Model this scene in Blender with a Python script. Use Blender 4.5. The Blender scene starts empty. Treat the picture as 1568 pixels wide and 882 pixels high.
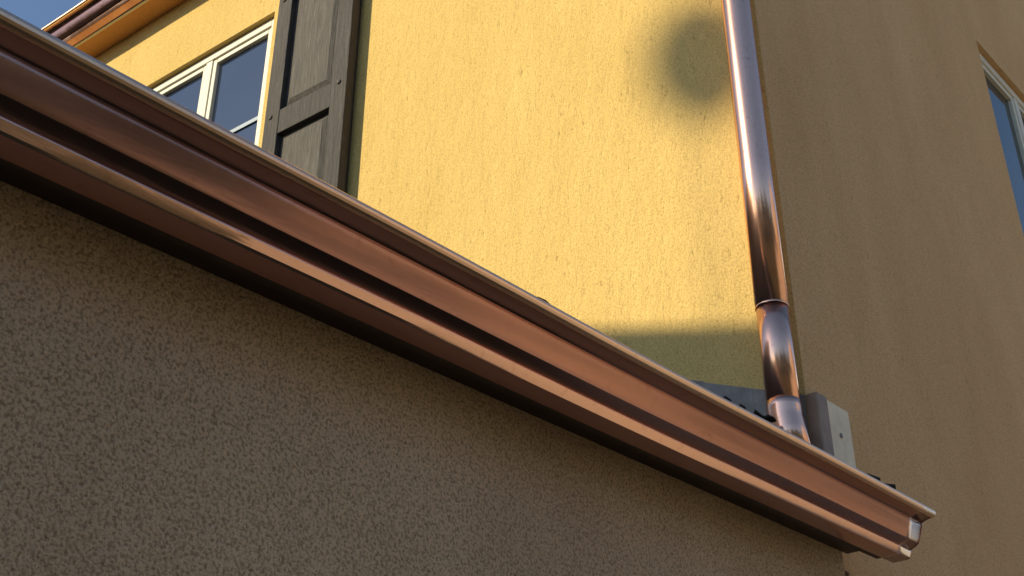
import bpy, bmesh, math, random
from mathutils import Vector
random.seed(7)
scene = bpy.context.scene
R = math.radians

# ------------------------------------------------------------------ helpers
def link(o):
    scene.collection.objects.link(o); return o
def empty(name):
    e = bpy.data.objects.new(name, None); link(e); return e
def finish(bm, name, mat, parent=None, smooth=None, recalc=True):
    if recalc: bmesh.ops.recalc_face_normals(bm, faces=bm.faces)
    if smooth is not None:
        for f in bm.faces: f.smooth = True
        for e in bm.edges:
            if len(e.link_faces) == 2 and e.calc_face_angle(0) > R(smooth): e.smooth = False
    me = bpy.data.meshes.new(name); bm.to_mesh(me); bm.free()
    for m in (mat if isinstance(mat, (list, tuple)) else [mat]):
        if m: me.materials.append(m)
    o = bpy.data.objects.new(name, me); link(o)
    if parent: o.parent = parent
    return o
def add_box(bm, fn, a, b):
    vs = [bm.verts.new(fn(x, y, z)) for x in (a[0], b[0]) for y in (a[1], b[1]) for z in (a[2], b[2])]
    for q in ((0,1,3,2),(4,6,7,5),(0,4,5,1),(2,3,7,6),(0,2,6,4),(1,5,7,3)):
        bm.faces.new([vs[i] for i in q])
def box(name, a, b, mat, parent=None, fn=lambda x,y,z: Vector((x,y,z)), bevel=0):
    bm = bmesh.new(); add_box(bm, fn, a, b)
    o = finish(bm, name, mat, parent)
    if bevel:
        m = o.modifiers.new('bev', 'BEVEL'); m.width = bevel; m.segments = 2
    return o

# ------------------------------------------------------------------ materials
def newmat(name):
    m = bpy.data.materials.new(name); m.use_nodes = True
    nt = m.node_tree; b = nt.nodes['Principled BSDF']
    return m, nt, b
def coords(nt, scale=(1,1,1), rot=(0,0,0)):
    tc = nt.nodes.new('ShaderNodeTexCoord'); mp = nt.nodes.new('ShaderNodeMapping')
    mp.inputs['Scale'].default_value = scale; mp.inputs['Rotation'].default_value = rot
    nt.links.new(tc.outputs['Object'], mp.inputs['Vector']); return mp.outputs['Vector']
def noise(nt, vec, scale, detail=3, rough=.55, dist=0):
    n = nt.nodes.new('ShaderNodeTexNoise'); n.inputs['Scale'].default_value = scale
    n.inputs['Detail'].default_value = detail; n.inputs['Roughness'].default_value = rough
    n.inputs['Distortion'].default_value = dist
    nt.links.new(vec, n.inputs['Vector']); return n.outputs['Fac']
def ramp(nt, fac, stops):
    r = nt.nodes.new('ShaderNodeValToRGB'); cr = r.color_ramp
    cr.elements[0].position, cr.elements[0].color = stops[0][0], (*stops[0][1], 1)
    cr.elements[1].position, cr.elements[1].color = stops[-1][0], (*stops[-1][1], 1)
    for p, c in stops[1:-1]:
        e = cr.elements.new(p); e.color = (*c, 1)
    nt.links.new(fac, r.inputs['Fac']); return r.outputs['Color']
def mixc(nt, fac, a, b, mode='MIX'):
    m = nt.nodes.new('ShaderNodeMix'); m.data_type = 'RGBA'; m.blend_type = mode
    if isinstance(fac, (int, float)): m.inputs[0].default_value = fac
    else: nt.links.new(fac, m.inputs[0])
    for i, v in ((6, a), (7, b)):
        if isinstance(v, tuple): m.inputs[i].default_value = (*v, 1)
        else: nt.links.new(v, m.inputs[i])
    return m.outputs[2]
def bump(nt, b, h, strength, dist, prev=None):
    n = nt.nodes.new('ShaderNodeBump'); n.inputs['Strength'].default_value = strength
    n.inputs['Distance'].default_value = dist
    nt.links.new(h, n.inputs['Height'])
    if prev: nt.links.new(prev, n.inputs['Normal'])
    if b: nt.links.new(n.outputs['Normal'], b.inputs['Normal'])
    return n.outputs['Normal']

def stucco(name, lo, hi, grain, zs, bstr, wstr, streak=0.5, grain_dark=(.62,.58,.52), roll=.2, lz=.5, rot=(0,0,0), wscale=.3):
    m, nt, b = newmat(name)
    v = coords(nt); vz = coords(nt, (1, 1, zs)); vl = coords(nt, (1, 1, lz), rot)
    g = noise(nt, v, grain, 3, .65)
    w = noise(nt, vz, grain*wscale, 3, .6, .5)
    l = noise(nt, vl, 1.5, 5, .6, .4)
    u = noise(nt, vl, 9, 3, .5, .3)
    m1 = ramp(nt, l, [(.3, lo), (.7, hi)])
    gr = ramp(nt, g, [(.34, grain_dark), (.55, (1,1,1))])
    c = mixc(nt, .8, m1, gr, 'MULTIPLY')
    pits = ramp(nt, w, [(.26, (.5,.45,.38)), (.36, (1,1,1))])
    c = mixc(nt, streak, c, pits, 'MULTIPLY')
    nt.links.new(c, b.inputs['Base Color'])
    b.inputs['Roughness'].default_value = .92; b.inputs['Specular IOR Level'].default_value = .2
    n0 = bump(nt, None, u, roll, .05)
    n1 = bump(nt, None, w, wstr, .010, n0)
    bump(nt, b, g, bstr, .005, n1)
    return m
M_upper = stucco('stucco_ochre', (.77,.55,.19), (.86,.63,.24), 165, .38, .75, .5, .7, roll=.2, lz=.4)
M_gable = stucco('stucco_ochre_gable', (.74,.46,.22), (.87,.57,.29), 170, .5, .8, .5, .5, roll=.3, lz=.45, rot=(0,.6,0))  # same stucco as the side wall, tinted redder to suit its shaded light
M_garage = stucco('stucco_tan', (.68,.48,.31), (.82,.60,.39), 160, .9, 1.0, .8, .55, (.36,.32,.27))

def copper(name, c1, c2, r1, r2, sc=(3,3,3), b1=.12):
    m, nt, b = newmat(name)
    v = coords(nt, sc)
    n = noise(nt, v, 2.2, 5, .6, .4); n2 = noise(nt, coords(nt), 38, 4, .7)
    c = ramp(nt, n, [(.3, c1), (.7, c2)])
    spots = ramp(nt, n2, [(.28, (.72,.66,.62)), (.42, (1,1,1))])
    c = mixc(nt, .6, c, spots, 'MULTIPLY')
    nt.links.new(c, b.inputs['Base Color']); b.inputs['Metallic'].default_value = 1
    mr = nt.nodes.new('ShaderNodeMapRange'); nt.links.new(n, mr.inputs[0])
    mr.inputs[1].default_value=.3; mr.inputs[2].default_value=.7
    mr.inputs[3].default_value=r1; mr.inputs[4].default_value=r2
    nt.links.new(mr.outputs[0], b.inputs['Roughness'])
    bump(nt, b, n, b1, .02)
    return m
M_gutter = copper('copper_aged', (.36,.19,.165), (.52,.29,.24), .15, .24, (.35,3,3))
M_lip = copper('copper_lip_highlight', (1,.66,.46), (1,.74,.54), .30, .38, (.35,3,3))  # same copper as the body, brightened to paint in the lip highlight
M_strip = copper('copper_strip_highlight', (.82,.50,.38), (.94,.60,.46), .16, .26, (.35,3,3))  # body copper again, lightened to stand in for the horizon reflection
M_pipe = copper('copper_bright', (.93,.52,.37), (1.0,.62,.47), .20, .28, (4,4,.3), .06)

def simple(name, col, rough=.6, metal=0, var=.15, scale=20, bs=0, ior=None):
    m, nt, b = newmat(name)
    n = noise(nt, coords(nt), scale, 4)
    c = ramp(nt, n, [(.3, tuple(x*(1-var) for x in col)), (.7, tuple(min(1,x*(1+var)) for x in col))])
    nt.links.new(c, b.inputs['Base Color'])
    b.inputs['Roughness'].default_value = rough; b.inputs['Metallic'].default_value = metal
    if ior: b.inputs['IOR'].default_value = ior
    if bs: bump(nt, b, n, bs, .01)
    return m
M_cream = simple('cream_vinyl', (.74,.70,.58), .45, var=.05)
M_glass = simple('window_glass', (.02,.035,.075), .04, var=.1, scale=3, ior=2.1)
M_glass2 = simple('window_glass_dark', (.03,.04,.045), .06, var=.2, scale=3, ior=1.6)
M_bar = simple('sash_bar', (.2,.3,.42), .4)
M_white = simple('flashing_primed', (.90,.78,.56), .6, var=.1, bs=.2)
M_brown = simple('flashing_brown', (.30,.21,.15), .5, var=.2)
M_fascia = simple('fascia_paint', (.05,.03,.025), .6, var=.2)
M_lead = simple('flashing_grey', (.26,.24,.22), .6, var=.25, bs=.4)
M_shingle = simple('asphalt_shingle', (.035,.032,.03), .95, var=.5, scale=160, bs=.8)
M_soffit = simple('soffit_stucco', (.72,.36,.13), .8, var=.06, scale=60, bs=.2)
M_screw = simple('screw_steel', (.3,.28,.25), .4, 1)
M_ground = simple('ground_lawn', (.06,.055,.03), .95, var=.4, scale=30, bs=.4)
M_bounce_slab = simple('concrete', (.50,.42,.31), .9, var=.1, scale=3, bs=.2)
M_added_house = simple('render_tan', (.60,.45,.28), .9, var=.1, scale=4)
M_added_house2 = simple('render_cream', (.50,.40,.29), .9, var=.1, scale=4)
M_dark = simple('black_iron', (.03,.03,.03), .5)
M_leaf = simple('foliage', (.055,.06,.025), .8, var=.4, scale=2)
M_bark = simple('bark', (.08,.06,.045), .9, var=.3, scale=12, bs=.5)

def wood(name, col):
    m, nt, b = newmat(name)
    v = coords(nt, (1, 1, .07))
    n = noise(nt, v, 55, 6, .7, 2.2)
    c = ramp(nt, n, [(.32, tuple(x*.4 for x in col)), (.5, col), (.7, tuple(x*1.8 for x in col))])
    nt.links.new(c, b.inputs['Base Color']); b.inputs['Roughness'].default_value = .7
    bump(nt, b, n, .6, .008)
    return m
M_shutter = wood('shutter_woodgrain', (.040,.037,.034))
M_shutter_p = wood('shutter_panel_woodgrain', (.078,.071,.063))

# ------------------------------------------------------------------ house
house = empty('stucco_house')
P0 = Vector((3.1596, 1.654, 0)); D = Vector((-.1025, .9947, 0)); N = Vector((-.9947, -.1025, 0))
def up(s, o, z): return P0 + D*s + N*o + Vector((0, 0, z))
def rt(x, o, z): return Vector((x, 1.654 - o, z))

def wall(name, fn, u0, u1, z0, z1, op, mat, depth=.09):
    bm = bmesh.new()
    def q(a, b, c, d, o=0):
        bm.faces.new([bm.verts.new(fn(a, o, c)), bm.verts.new(fn(b, o, c)), bm.verts.new(fn(b, o, d)), bm.verts.new(fn(a, o, d))])
    a, b, c, d = op
    q(u0, a, z0, z1); q(b, u1, z0, z1); q(a, b, z0, c); q(a, b, d, z1)
    def rev(p1, p2):
        bm.faces.new([bm.verts.new(fn(p1[0], 0, p1[1])), bm.verts.new(fn(p2[0], 0, p2[1])),
                      bm.verts.new(fn(p2[0], -depth, p2[1])), bm.verts.new(fn(p1[0], -depth, p1[1]))])
    rev((a, c), (a, d)); rev((a, d), (b, d)); rev((b, d), (b, c)); rev((b, c), (a, c))
    bmesh.ops.remove_doubles(bm, verts=bm.verts, dist=1e-4)
    return finish(bm, name, mat, house)

wall('side_wall', up, 0, 9, 0, 6.80, (2.78, 3.92, 4.75, 6.23), M_upper)
wall('gable_wall', rt, 3.1596, 12.16, 0, 6.80, (5.75, 6.95, 4.6, 6.24), M_gable)
bm = bmesh.new()
bm.faces.new([bm.verts.new(rt(*p)) for p in ((3.1596,0,6.80),(12.16,0,6.80),(7.66,0,8.7))])
finish(bm, 'gable_triangle', M_gable, house)

def window(name, fn, a, b, c, d, muls, o=-.03, glass=M_glass):
    bm = bmesh.new(); fw = .05
    add_box(bm, fn, (a, o-.05, c), (a+fw, o, d)); add_box(bm, fn, (b-fw, o-.05, c), (b, o, d))
    add_box(bm, fn, (a+fw, o-.05, d-fw), (b-fw, o, d)); add_box(bm, fn, (a+fw, o-.05, c), (b-fw, o, c+fw))
    for mu in muls: add_box(bm, fn, (mu-.028, o-.05, c+fw), (mu+.028, o-.004, d-fw))
    edges = [a+fw] + [x for mu in muls for x in (mu-.028, mu+.028)] + [b-fw]
    sw = .032
    for i in range(0, len(edges), 2):
        l, r = edges[i], edges[i+1]
        lo, hi = c+fw, d-fw
        add_box(bm, fn, (l, o-.05, lo), (l+sw, o-.012, hi)); add_box(bm, fn, (r-sw, o-.05, lo), (r, o-.012, hi))
        add_box(bm, fn, (l+sw, o-.05, hi-sw), (r-sw, o-.012, hi)); add_box(bm, fn, (l+sw, o-.05, lo), (r-sw, o-.012, lo+sw))
    w = finish(bm, name, M_cream, house)
    m = w.modifiers.new('b', 'BEVEL'); m.width = .004; m.segments = 2
    box(name+'_glass', (a+fw, o-.045, c+fw), (b-fw, o-.035, d-fw), glass, house, fn)
window('side_window', up, 2.784, 3.916, 4.754, 6.226, [3.35])
box('side_window_rail', (2.87, -.062, 5.56), (3.29, -.056, 5.585), M_bar, house, up)
window('gable_window', rt, 5.754, 6.946, 4.604, 6.236, [6.36], glass=M_glass2)

# upper eave: soffit, fascia, roof
box('soffit', (-.2, .003, 6.775), (9, .14, 6.80), M_soffit, house, up)
box('fascia', (-.2, .14, 6.77), (9, .155, 6.90), M_cream, house, up)
bm = bmesh.new()
e0, e1 = up(-.3, .19, 6.88), up(9, .19, 6.88)
r0, r1 = Vector((7.66, 1.2, 8.95)), Vector((6.8, 10.6, 8.95))
f0, f1 = Vector((12.6, 1.2, 6.9)), Vector((12.6, 10.6, 6.9))
for q in ((e0, r0, r1, e1), (r0, f0, f1, r1)):
    bm.faces.new([bm.verts.new(p) for p in q])
o = finish(bm, 'main_roof', M_shingle, house)
m = o.modifiers.new('s', 'SOLIDIFY'); m.thickness = .03

# garage wing
box('garage_wall', (-7, 1.63, 0), (3.215, 1.78, 2.70), M_garage, house, bevel=.006)
box('garage_fascia', (-7, 1.52, 2.63), (3.25, 1.545, 2.745), M_fascia, house)
box('garage_soffit', (-7, 1.546, 2.66), (3.24, 1.63, 2.68), M_fascia, house)
def roofz(y): return 2.752 + .4*(y-1.43)
bm = bmesh.new()
rows = [1.43 + .14*i for i in range(42)]
for i in range(len(rows)-1):
    ya, yb = rows[i], rows[i+1]
    x0 = -7
    while x0 < 3.1:
        x1 = x0 + random.uniform(.16, .34)
        lim = 3.24 - .103*max(0, ya-1.65)
        if x1 > lim-.12: x1 = lim
        j = random.uniform(-.004, .004); t = random.uniform(.004, .007)
        add_box(bm, lambda a, b, c: Vector((a, b, roofz(b)+c)), (x0+.002, ya+j, .0), (x1-.002, yb+.01, t+.004*(i % 2)))
        x0 = x1
        if x1 >= lim: break
finish(bm, 'garage_shingles', M_shingle, house)
bm = bmesh.new()
bm.faces.new([bm.verts.new((x, y, roofz(y)-.006)) for x, y in ((-7,1.44),(3.24,1.44),(2.7,7.1),(-7,7.1))])
finish(bm, 'garage_roof_deck', M_shingle, house)
# lifted / curled shingle ends around the flashing
bm = bmesh.new()
for (x, y, z, w, tl) in ((3.14,1.50,2.83,.06,.2),(3.20,1.50,2.838,.055,.3),(3.25,1.475,2.825,.045,.1),(1.70,1.47,2.82,.03,.3),
                         (2.94,1.70,3.02,.035,.6),(2.97,1.68,3.015,.03,.5),(2.87,1.76,3.07,.02,.5),(2.90,1.73,3.045,.02,.5)):
    vs = []
    for k in range(7):
        a = k/7*2*math.pi; rr = w*random.uniform(.6, 1.1)
        vs.append((x+rr*math.cos(a), y+rr*.6*math.sin(a), z+tl*rr*.35*math.sin(a*2+1)))
    top = [bm.verts.new((p[0], p[1], p[2]+.006)) for p in vs]; bot = [bm.verts.new(p) for p in vs]
    bm.faces.new(top); bm.faces.new(bot)
    for k in range(7): bm.faces.new([top[k], top[(k+1)%7], bot[(k+1)%7], bot[k]])
finish(bm, 'lifted_shingles', M_shingle, house)
# step flashing on the side wall
bm = bmesh.new()
for i in range(14):
    s0 = i*.17
    zt = 3.155 + .4*(s0) + random.uniform(-.006, .006)
    add_box(bm, lambda s, o_, z: up(s, o_, z + .4*(s-s0)), (s0+.004, .001+.0008*(i % 2), zt-.34), (s0+.18, .004+.0012*(i % 2), zt))
finish(bm, 'step_flashing', M_lead, house)
# corner block with primed face
box('corner_flashing', (3.150, 1.612, 2.80), (3.215, 1.652, 3.15), M_brown, house, bevel=.004)
box('corner_flashing_plate', (3.2155, 1.625, 2.94), (3.375, 1.652, 3.155), M_white, house, bevel=.004)
bm = bmesh.new()
bmesh.ops.create_uvsphere(bm, u_segments=12, v_segments=8, radius=.009)
for v in bm.verts: v.co = Vector((v.co.x+3.30, v.co.y*.5+1.624, v.co.z+3.05))
finish(bm, 'flashing_screw', M_screw, house, 60)
# torn stucco / paper at the end of the garage wall under the gutter
bm = bmesh.new()
for k in range(16):
    z = 2.60 - k*.012 + random.uniform(-.005, .005); x = 3.22 + random.uniform(-.004, .022); r = random.uniform(.008, .016)
    c = [Vector((x+r*math.cos(a)*random.uniform(.5,1), 1.640+random.uniform(-.012,.004), z+r*math.sin(a)*random.uniform(.6,1.2))) for a in [i*math.pi/3 for i in range(6)]]
    ctr = bm.verts.new((x, 1.626, z)); vv = [bm.verts.new(p) for p in c]
    for i in range(6): bm.faces.new([vv[i], vv[(i+1)%6], ctr])
finish(bm, 'torn_stucco_edge', M_brown, house)

# ------------------------------------------------------------------ gutters
# (outward, down, material: 0 body, 1 brightened lip, 2 brightened lower strip)
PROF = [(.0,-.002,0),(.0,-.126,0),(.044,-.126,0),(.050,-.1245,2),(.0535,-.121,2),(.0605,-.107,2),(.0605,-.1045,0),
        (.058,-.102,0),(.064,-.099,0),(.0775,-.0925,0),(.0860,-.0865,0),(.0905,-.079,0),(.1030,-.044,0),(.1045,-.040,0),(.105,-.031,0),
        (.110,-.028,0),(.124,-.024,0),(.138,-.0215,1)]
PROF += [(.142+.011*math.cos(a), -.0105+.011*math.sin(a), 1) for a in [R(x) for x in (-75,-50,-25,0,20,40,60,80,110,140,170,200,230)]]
def gutter(name, fn, x0, x1, mat, wav=.0012):
    root = empty(name)
    bm = bmesh.new(); prev = None
    k = max(2, int((x1-x0)/.08))
    for i in range(k+1):
        x = x0+(x1-x0)*i/k
        dz = wav*math.sin(x*2.3)+wav*.6*math.sin(x*5.1+1)
        ring = [bm.verts.new(fn(x, o_+dz*.8*(o_ > .05), z+dz)) for o_, z, _ in PROF]
        if prev:
            for j in range(len(ring)-1):
                f = bm.faces.new([prev[j], prev[j+1], ring[j+1], ring[j]]); f.material_index = PROF[j][2]
        prev = ring
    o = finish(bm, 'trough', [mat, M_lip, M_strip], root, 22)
    m = o.modifiers.new('s', 'SOLIDIFY'); m.thickness = .0012; m.offset = 0
    bm = bmesh.new()
    pts = [p[:2] for p in PROF if p[1] <= -.02] + [(.145,-.012), (.132,-.004), (.0,-.002)]
    c = [bm.verts.new(fn(x1+.0005, o_*1.015, z)) for o_, z in pts]
    d = [bm.verts.new(fn(x1+.003, o_*1.015, z)) for o_, z in pts]
    bm.faces.new(c); bm.faces.new(d)
    for i in range(len(c)): bm.faces.new([c[i], c[(i+1)%len(c)], d[(i+1)%len(c)], d[i]])
    finish(bm, 'end_cap', mat, root)
    return root
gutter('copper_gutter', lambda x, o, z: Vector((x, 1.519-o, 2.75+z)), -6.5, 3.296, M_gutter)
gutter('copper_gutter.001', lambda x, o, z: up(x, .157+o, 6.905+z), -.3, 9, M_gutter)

# ------------------------------------------------------------------ downspout
ds = empty('copper_downspout')
A = Vector((3.078, 1.690, 0)); rad = .053
def tube(name, pts, r, mat, seg=48):
    bm = bmesh.new(); prev = None
    for i, p in enumerate(pts):
        t = (pts[min(i+1, len(pts)-1)] - pts[max(i-1, 0)]).normalized()
        ax = Vector((1, 0, 0)); b1 = ax - t*ax.dot(t); b1.normalize(); b2 = t.cross(b1)
        rr = r[i] if isinstance(r, list) else r
        ring = [bm.verts.new(p + (b1*math.cos(a)+b2*math.sin(a))*rr) for a in [2*math.pi*k/seg for k in range(seg)]]
        if prev:
            for k in range(seg): bm.faces.new([prev[k], prev[(k+1)%seg], ring[(k+1)%seg], ring[k]])
        prev = ring
    o = finish(bm, name, mat, ds, 50)
    m = o.modifiers.new('s', 'SOLIDIFY'); m.thickness = .0015; m.offset = -1
    return o
def at(z): return A + Vector((0, 0, z))
tube('pipe', [at(z) for z in (6.80, 6, 5, 4, 3.44)], rad, M_pipe)
tube('pipe_lower', [at(z) for z in (3.45, 3.3, 3.08)], rad-.0015, M_pipe)
tube('joint_bead', [at(3.437+.002*i) for i in range(5)], [rad, rad+.0008, rad+.0011, rad+.0008, rad], M_pipe)
ra = .16
el = [at(3.11), at(3.09)] + [A + Vector((0, -ra*(1-math.cos(R(a))), 3.07-ra*math.sin(R(a)))) for a in range(0, 10, 3)]
tl = (el[-1]-el[-2]).normalized(); el += [el[-1]+tl*.03, el[-1]+tl*.13]
tube('elbow', el, rad+.0015, M_pipe)
box('bracket', (3.075, 1.735, 5.30), (3.15, 1.760, 5.33), M_pipe, ds)

# ------------------------------------------------------------------ shutter
sh = empty('window_shutter')
s0, s1, z0, z1 = 2.077, 2.65, 4.40, 6.30
def shut(n_, a, b, mat, bev=.004): return box(n_, a, b, mat, sh, up, bev)
st = .105
shut('stile_near', (s0, .035, z0), (s0+st, .085, z1), M_shutter)
shut('stile_far', (s1-st, .035, z0), (s1, .085, z1), M_shutter)
for nm, a, b in (('rail_bottom', z0, z0+.16), ('rail_middle', 5.235, 5.385), ('rail_top', z1-.14, z1)):
    shut(nm, (s0+st, .035, a), (s1-st, .083, b), M_shutter)
shut('backing', (s0+.02, .004, z0+.02), (s1-.02, .035, z1-.02), M_shutter, 0)
for nm, a, b in (('panel_lower', z0+.16, 5.235), ('panel_upper', 5.385, z1-.14)):
    bm = bmesh.new()
    l, r = s0+st, s1-st
    def ring(i, o_): return [bm.verts.new(up(x, o_, z)) for x, z in ((l+i, a+i), (r-i, a+i), (r-i, b-i), (l+i, b-i))]
    r1_, r2_, r3_ = ring(0, .050), ring(.018, .052), ring(.052, .072)
    for p, q in ((r1_, r2_), (r2_, r3_)):
        for k in range(4): bm.faces.new([p[k], p[(k+1)%4], q[(k+1)%4], q[k]])
    bm.faces.new(r3_)
    finish(bm, nm, M_shutter_p, sh)
for s, z in ((s0+.05, 5.36), (s1-.045, 5.36), (s0+.05, 4.6), (s1-.045, 4.6), (s0+.05, 6.15), (s1-.045, 6.15)):
    bm = bmesh.new(); bmesh.ops.create_uvsphere(bm, u_segments=16, v_segments=10, radius=.014)
    for v in bm.verts: v.co = up(s+v.co.x, .086+v.co.y*.6, z+v.co.z)
    finish(bm, 'bolt', M_shutter_p, sh, 60)

# ------------------------------------------------------------------ surroundings
bm = bmesh.new()
bm.faces.new([bm.verts.new(p) for p in ((-400,-400,0),(400,-400,0),(400,400,0),(-400,400,0))])
finish(bm, 'ground', M_ground)
box('bounce_slab', (4.4, -14, .004), (22, 1.60, .05), M_bounce_slab)  # pale slab out of view, added to bounce sunlight onto the gable
def crown_mesh():
    bm = bmesh.new()
    cl = []
    for _ in range(46):
        v = Vector((random.gauss(0,1), random.gauss(0,1), random.gauss(0,1))).normalized()*random.uniform(.45, 1)
        cl.append((Vector((v.x*1.9, v.y*1.9, 4.3+v.z*2.3)), random.uniform(.4, .8)))
    for c, r in cl:
        for _ in range(75):
            v = Vector((random.gauss(0,1), random.gauss(0,1), random.gauss(0,1))).normalized()*r*random.uniform(.6, 1.05)
            p = c+v; s = random.uniform(.07, .15)
            a = Vector((random.gauss(0,1), random.gauss(0,1), random.gauss(0,1))).normalized()
            b = a.cross(Vector((random.gauss(0,1), random.gauss(0,1), 1))).normalized()
            bm.faces.new([bm.verts.new(p+a*s), bm.verts.new(p+b*s*.6), bm.verts.new(p-a*s), bm.verts.new(p-b*s*.6)])
    me = bpy.data.meshes.new('crown'); bm.to_mesh(me); bm.free(); me.materials.append(M_leaf); return me
CR = [crown_mesh() for _ in range(2)]
bm = bmesh.new()
def limb(bm, a, b, ra_, rb_):
    t = (b-a).normalized(); u = t.orthogonal().normalized(); w_ = t.cross(u)
    A_ = [bm.verts.new(a+(u*math.cos(k*math.pi/4)+w_*math.sin(k*math.pi/4))*ra_) for k in range(8)]
    B_ = [bm.verts.new(b+(u*math.cos(k*math.pi/4)+w_*math.sin(k*math.pi/4))*rb_) for k in range(8)]
    for k in range(8): bm.faces.new([A_[k], A_[(k+1)%8], B_[(k+1)%8], B_[k]])
limb(bm, Vector((0,0,0)), Vector((.05,.02,2.4)), .2, .13); limb(bm, Vector((.05,.02,2.4)), Vector((.1,.1,5.4)), .13, .03)
for k in range(6):
    a = k*1.05; limb(bm, Vector((.05,.03,2.1+.25*k)), Vector((1.4*math.cos(a),1.4*math.sin(a),3.6+.3*k)), .07, .015)
TR = bpy.data.meshes.new('trunk'); bm.to_mesh(TR); bm.free(); TR.materials.append(M_bark)
for i, (x, y) in enumerate(((-10.5,-5.5),(-10.8,-2.4),(-8.4,-9.2),(-5.0,-8.8),(-1.6,-9.5),(1.8,-9.0),(5.2,-9.4))):
    t = empty('blocker_tree'); t.location = (x, y, 0)  # unseen, added to block low sky light and darken the gutter's reflection
    t.rotation_euler = (0, 0, random.uniform(0, 6)); s = random.uniform(.92, 1.08); t.scale = (s, s, s*.95)
    for nm, me in (('crown', CR[i % 2]), ('trunk', TR)):
        o = bpy.data.objects.new(nm, me); link(o); o.parent = t

phi, E = R(26), R(28)
T = math.tan(E)
p_ = Vector((-math.cos(phi), math.sin(phi), 0)); q_ = Vector((math.sin(phi), math.cos(phi), 0))
def nb(d, q, z): return p_*d + q_*q + Vector((0, 0, z))
W1, W2 = Vector((3.10, 2.36, 3.60)), Vector((3.16, 1.70, 3.42))
DN = 6.4
def sh_at(W): return W.dot(q_), W.z + (DN - W.dot(p_))*T
(qa, za), (qb, zb) = sh_at(W1), sh_at(W2)
sl = (za-zb)/(qa-qb)
def ztop(q): return zb + sl*(q-qb)
ql = Vector((1.75, 1.37, 0)).dot(q_)
nh = empty('added_house')  # off-camera mass added and shaped to shade the foot of the side wall
bm = bmesh.new()
prof = [(ql, 0), (ql, ztop(ql)), (ql+5.5, ztop(ql+5.5)), (ql+11, ztop(ql)), (ql+11, 0)]
fa = [bm.verts.new(nb(DN, q, z)) for q, z in prof]; fb = [bm.verts.new(nb(DN+8, q, z-.3*(z > 0))) for q, z in prof]
bm.faces.new(fa); bm.faces.new(fb)
for i in range(5): bm.faces.new([fa[i], fa[(i+1)%5], fb[(i+1)%5], fb[i]])
finish(bm, 'walls', M_added_house, nh)
# unseen tall house, added to bounce warm light and reflect in the downspout
nh2 = empty('added_house.001')
bm = bmesh.new()
prof = [(-7, 0), (-7, 8.4), (-12, 11.0), (-17, 8.4), (-17, 0)]
fa = [bm.verts.new((11.5, y, z)) for y, z in prof]; fb = [bm.verts.new((24, y, z)) for y, z in prof]
bm.faces.new(fa); bm.faces.new(fb)
for i in range(5): bm.faces.new([fa[i], fa[(i+1)%5], fb[(i+1)%5], fb[i]])
finish(bm, 'walls', M_added_house2, nh2)
for z in (1.2, 4.2, 6.6):
    for y in (-9.2, -12.7, -16):
        box('window', (11.44, y, z), (11.505, y+1.2, z+1.4), M_glass2, nh2)
    for x in (12.5, 16.5, 20.5):
        box('window', (x, -7.005, z), (x+1.2, -6.94, z+1.4), M_glass2, nh2)

caster = empty('blob_shadow_caster')  # invented off-camera object that casts the round shadow on the side wall
B = Vector((3.13, 1.89, 4.62)); bq = B.dot(q_); bd = 24; bz = B.z + (bd - B.dot(p_))*T
bm = bmesh.new()
bmesh.ops.create_uvsphere(bm, u_segments=24, v_segments=16, radius=1)
for v in bm.verts:
    v.co = nb(bd+v.co.x*.22, bq+v.co.y*.22, bz+v.co.z*.29)
finish(bm, 'caster_globe', M_dark, caster, 60)
bm = bmesh.new()
add_box(bm, nb, (bd-.02, bq-.02, 0), (bd+.02, bq+.02, bz-.2))
finish(bm, 'caster_post', M_dark, caster)

# ------------------------------------------------------------------ light
sd = bpy.data.lights.new('sun', 'SUN'); sd.energy = 5.0; sd.angle = R(.5); sd.color = (1, .84, .55)
so = bpy.data.objects.new('sun', sd); link(so)
tosun = Vector((-math.cos(phi)*math.cos(E), math.sin(phi)*math.cos(E), math.sin(E)))
so.rotation_euler = tosun.to_track_quat('Z', 'Y').to_euler()
so.location = (0, 0, 20)
w = bpy.data.worlds.new('World'); scene.world = w; w.use_nodes = True
nt = w.node_tree; bg = nt.nodes['Background']
sky = nt.nodes.new('ShaderNodeTexSky'); sky.sky_type = 'NISHITA'; sky.sun_disc = False
sky.sun_elevation = E; sky.sun_rotation = math.atan2(tosun.x, tosun.y) % (2*math.pi)
sky.dust_density = .4; sky.ozone_density = 2.0
nt.links.new(sky.outputs[0], bg.inputs[0]); bg.inputs[1].default_value = .15

# ------------------------------------------------------------------ camera
cd = bpy.data.cameras.new('camera'); cd.lens = 42.5; cd.sensor_width = 36; cd.clip_end = 2000; cd.clip_start = .05
co = bpy.data.objects.new('camera', cd); link(co)
co.location = (0, 0, 1.6); co.rotation_euler = (R(90+29.3), 0, R(42.5-90))
scene.camera = co
scene.view_settings.view_transform = 'Standard'; scene.view_settings.look = 'None'; scene.view_settings.exposure = 0
